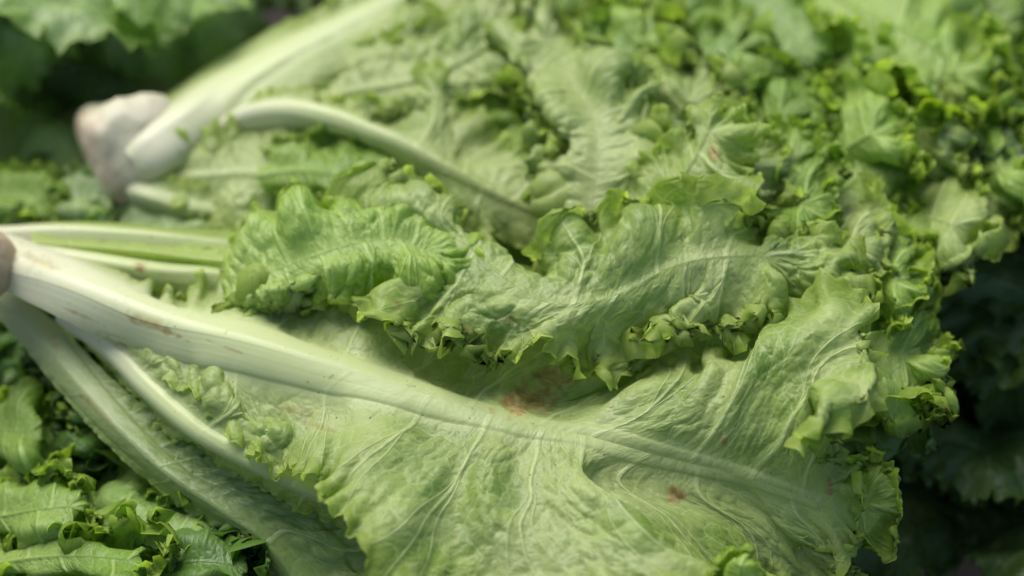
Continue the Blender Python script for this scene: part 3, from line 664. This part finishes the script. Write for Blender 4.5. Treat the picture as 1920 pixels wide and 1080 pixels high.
L(M_cool, [(120,800,-24),(190,850,-14),(260,890,-6),(330,940,-4),(380,980,-8)], [50,60,60,50,40], [60,90,90,70,40], 85, tipr=50, frill=.6, bow=8)
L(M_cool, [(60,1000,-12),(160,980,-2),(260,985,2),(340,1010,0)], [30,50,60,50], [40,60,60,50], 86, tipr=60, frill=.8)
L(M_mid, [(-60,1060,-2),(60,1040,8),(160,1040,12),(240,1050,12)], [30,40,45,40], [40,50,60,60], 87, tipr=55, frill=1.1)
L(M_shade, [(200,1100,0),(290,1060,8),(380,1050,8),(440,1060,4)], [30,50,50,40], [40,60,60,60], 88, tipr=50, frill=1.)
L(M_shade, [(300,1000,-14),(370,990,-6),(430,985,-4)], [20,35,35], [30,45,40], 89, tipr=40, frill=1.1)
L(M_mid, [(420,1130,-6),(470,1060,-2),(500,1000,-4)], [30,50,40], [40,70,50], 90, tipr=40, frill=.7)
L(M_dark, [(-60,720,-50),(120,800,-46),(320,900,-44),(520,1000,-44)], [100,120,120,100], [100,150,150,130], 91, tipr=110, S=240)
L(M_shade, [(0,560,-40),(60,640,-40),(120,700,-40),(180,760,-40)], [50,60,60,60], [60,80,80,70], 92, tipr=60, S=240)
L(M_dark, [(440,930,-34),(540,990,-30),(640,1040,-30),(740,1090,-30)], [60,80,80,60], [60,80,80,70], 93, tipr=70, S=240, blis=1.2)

# ================================================================== HEAD AT THE LEFT, BETWEEN THE TWO STEMS
E = head('small dark green curly lettuce wedged between the two stem ends at left', 100, 370, -20)
L2 = lambda mat, mid, hu, hd, seed, **k: simple(E, mat, mid=mid, hu=hu, hd=hd, seed=seed, **{**dict(zu=-4, zd=-8, S=260, T=40, rib=(1.6, .6), frill=1.1, blis=.5, veins=9, lam=1.7, big=2., bow=7, ribc=.12, corr=1.4), **k})
L2(M_mid, [(-80,370,-14),(0,365,-4),(70,370,0)], [40,50,50], [40,50,60], 101, tipr=50)
L2(M_back, [(20,400,-14),(100,375,-4),(160,370,0),(190,380,0)], [30,45,50,40], [40,50,50,50], 102, tipr=40)
L2(M_back, [(180,440,-14),(270,420,-2),(340,410,2),(370,405,2)], [30,30,30,30], [40,40,40,40], 103, tipr=30, frill=.9)
L2(M_dark, [(-80,420,-30),(60,420,-28),(220,420,-26),(400,420,-26)], [60,100,100,80], [60,80,80,80], 104, tipr=80)

# ================================================================== FRONT EDGE HEAD
Fh = head('yellow green leaf tip of a lettuce peeping in at the bottom edge', 1390, 1080, -10)
simple(Fh, M_lime, mid=[(1370,1190,0),(1380,1130,30),(1385,1085,44),(1388,1062,48)], hu=[20,35,40,34], hd=[20,35,40,34], zu=-6, zd=-6, tipr=34, S=240, T=40, rib=(1.5, .6), frill=.9, blis=.6, veins=7, seed=111, bow=8)
simple(Fh, M_mid, mid=[(1420,1260,-30),(1440,1200,-10),(1450,1150,0)], hu=[40,60,60], hd=[40,60,60], tipr=60, S=200, T=30, rib=(1.5, .6), frill=.9, blis=.6, veins=7, seed=112)

# ================================================================== HEADS FARTHER BACK AND BELOW
def rosette_leaf(parent, mat, seed, Lg, Wd, rise, S=190, T=26, frill=1.1):
    K = 5; mid = []; U = []; D = []
    for i in range(K):
        f = i/(K-1); x = Lg*f*.75; z = rise*math.sin(f*1.9)*Lg
        mid.append((x, 0, z))
        wd = Wd*(.12+.88*math.sin(min(1, f*1.05)*math.pi*.6)**1.1)
        for Q, s in ((U, 1), (D, -1)):
            Q.append([(x+wd*.2, s*wd*.55, z+wd*.16), (x+wd*.45, s*wd, z-wd*.05)])
    tip = []
    for a in (50, 25, 0, -25, -50):
        tip.append([(Lg*.75+Wd*.45*math.cos(R(a)), Wd*.5*math.sin(R(a)), mid[-1][2]+.003), (Lg*.75+Wd*.95*math.cos(R(a)), Wd*.95*math.sin(R(a)), mid[-1][2]-.012)])
    return make_leaf(parent, mat, mid=mid, U=U, D=D, tip=tip, S=S, T=T, rib=(4.5, 1.), frill=frill, blis=.9, veins=9, seed=seed, big=1.3)
def rosette(label, mat, loc, tilt, seed, scale=1., n=(5, 5, 4)):
    o = bpy.data.objects.new('lettuce_head', None); col.objects.link(o); o['label'] = label; o['category'] = 'lettuce'
    o['group'] = 'lettuce heads heaped in the pile'; o.location = loc; o.rotation_euler = tilt; o.scale = (scale,)*3
    rng = random.Random(seed)
    key = mat.name
    if key not in protos:
        protos[key] = [rosette_leaf(None, mat, 200+i*3+len(protos)*40, .13, .055, (.25, .7, 1.15)[i]) for i in range(3)]
        fresh = protos[key][:]
    else: fresh = []
    for ring, cnt in enumerate(n):
        for j in range(cnt):
            src = protos[key][ring]
            if src in fresh: c = src; fresh.remove(src); kids = []
            else:
                c = src.copy(); col.objects.link(c); kids = [k for k in src.children]
                for k in kids:
                    k2 = k.copy(); col.objects.link(k2); k2.parent = c
            c.parent = o
            c.rotation_euler = (rng.uniform(-.25, .25), rng.uniform(-.2, .1)-.25*ring, 2*math.pi*(j+ring*.5)/cnt+rng.uniform(-.25, .25))
            s = (1, .85, .66)[ring]*rng.uniform(.85, 1.15); c.scale = (s, s*rng.uniform(.85, 1.2), s)
    return o
protos = {}
def put(label, mat, px, py, z, tx, ty, tz, seed, scale=1.):
    return rosette(label, mat, tuple(at(px, py, z)), (R(tx), R(ty), R(tz)), seed, scale)
put('blurred green lettuce at the top left corner', M_back, 40, 60, -60, 20, 10, 30, 1)
put('blurred green lettuce at the left edge above the small curly one', M_back, 60, 240, -75, 10, 20, 100, 2)
put('blurred green lettuce at the top behind the long white rib', M_back, 470, 10, -95, 15, -10, 210, 3)
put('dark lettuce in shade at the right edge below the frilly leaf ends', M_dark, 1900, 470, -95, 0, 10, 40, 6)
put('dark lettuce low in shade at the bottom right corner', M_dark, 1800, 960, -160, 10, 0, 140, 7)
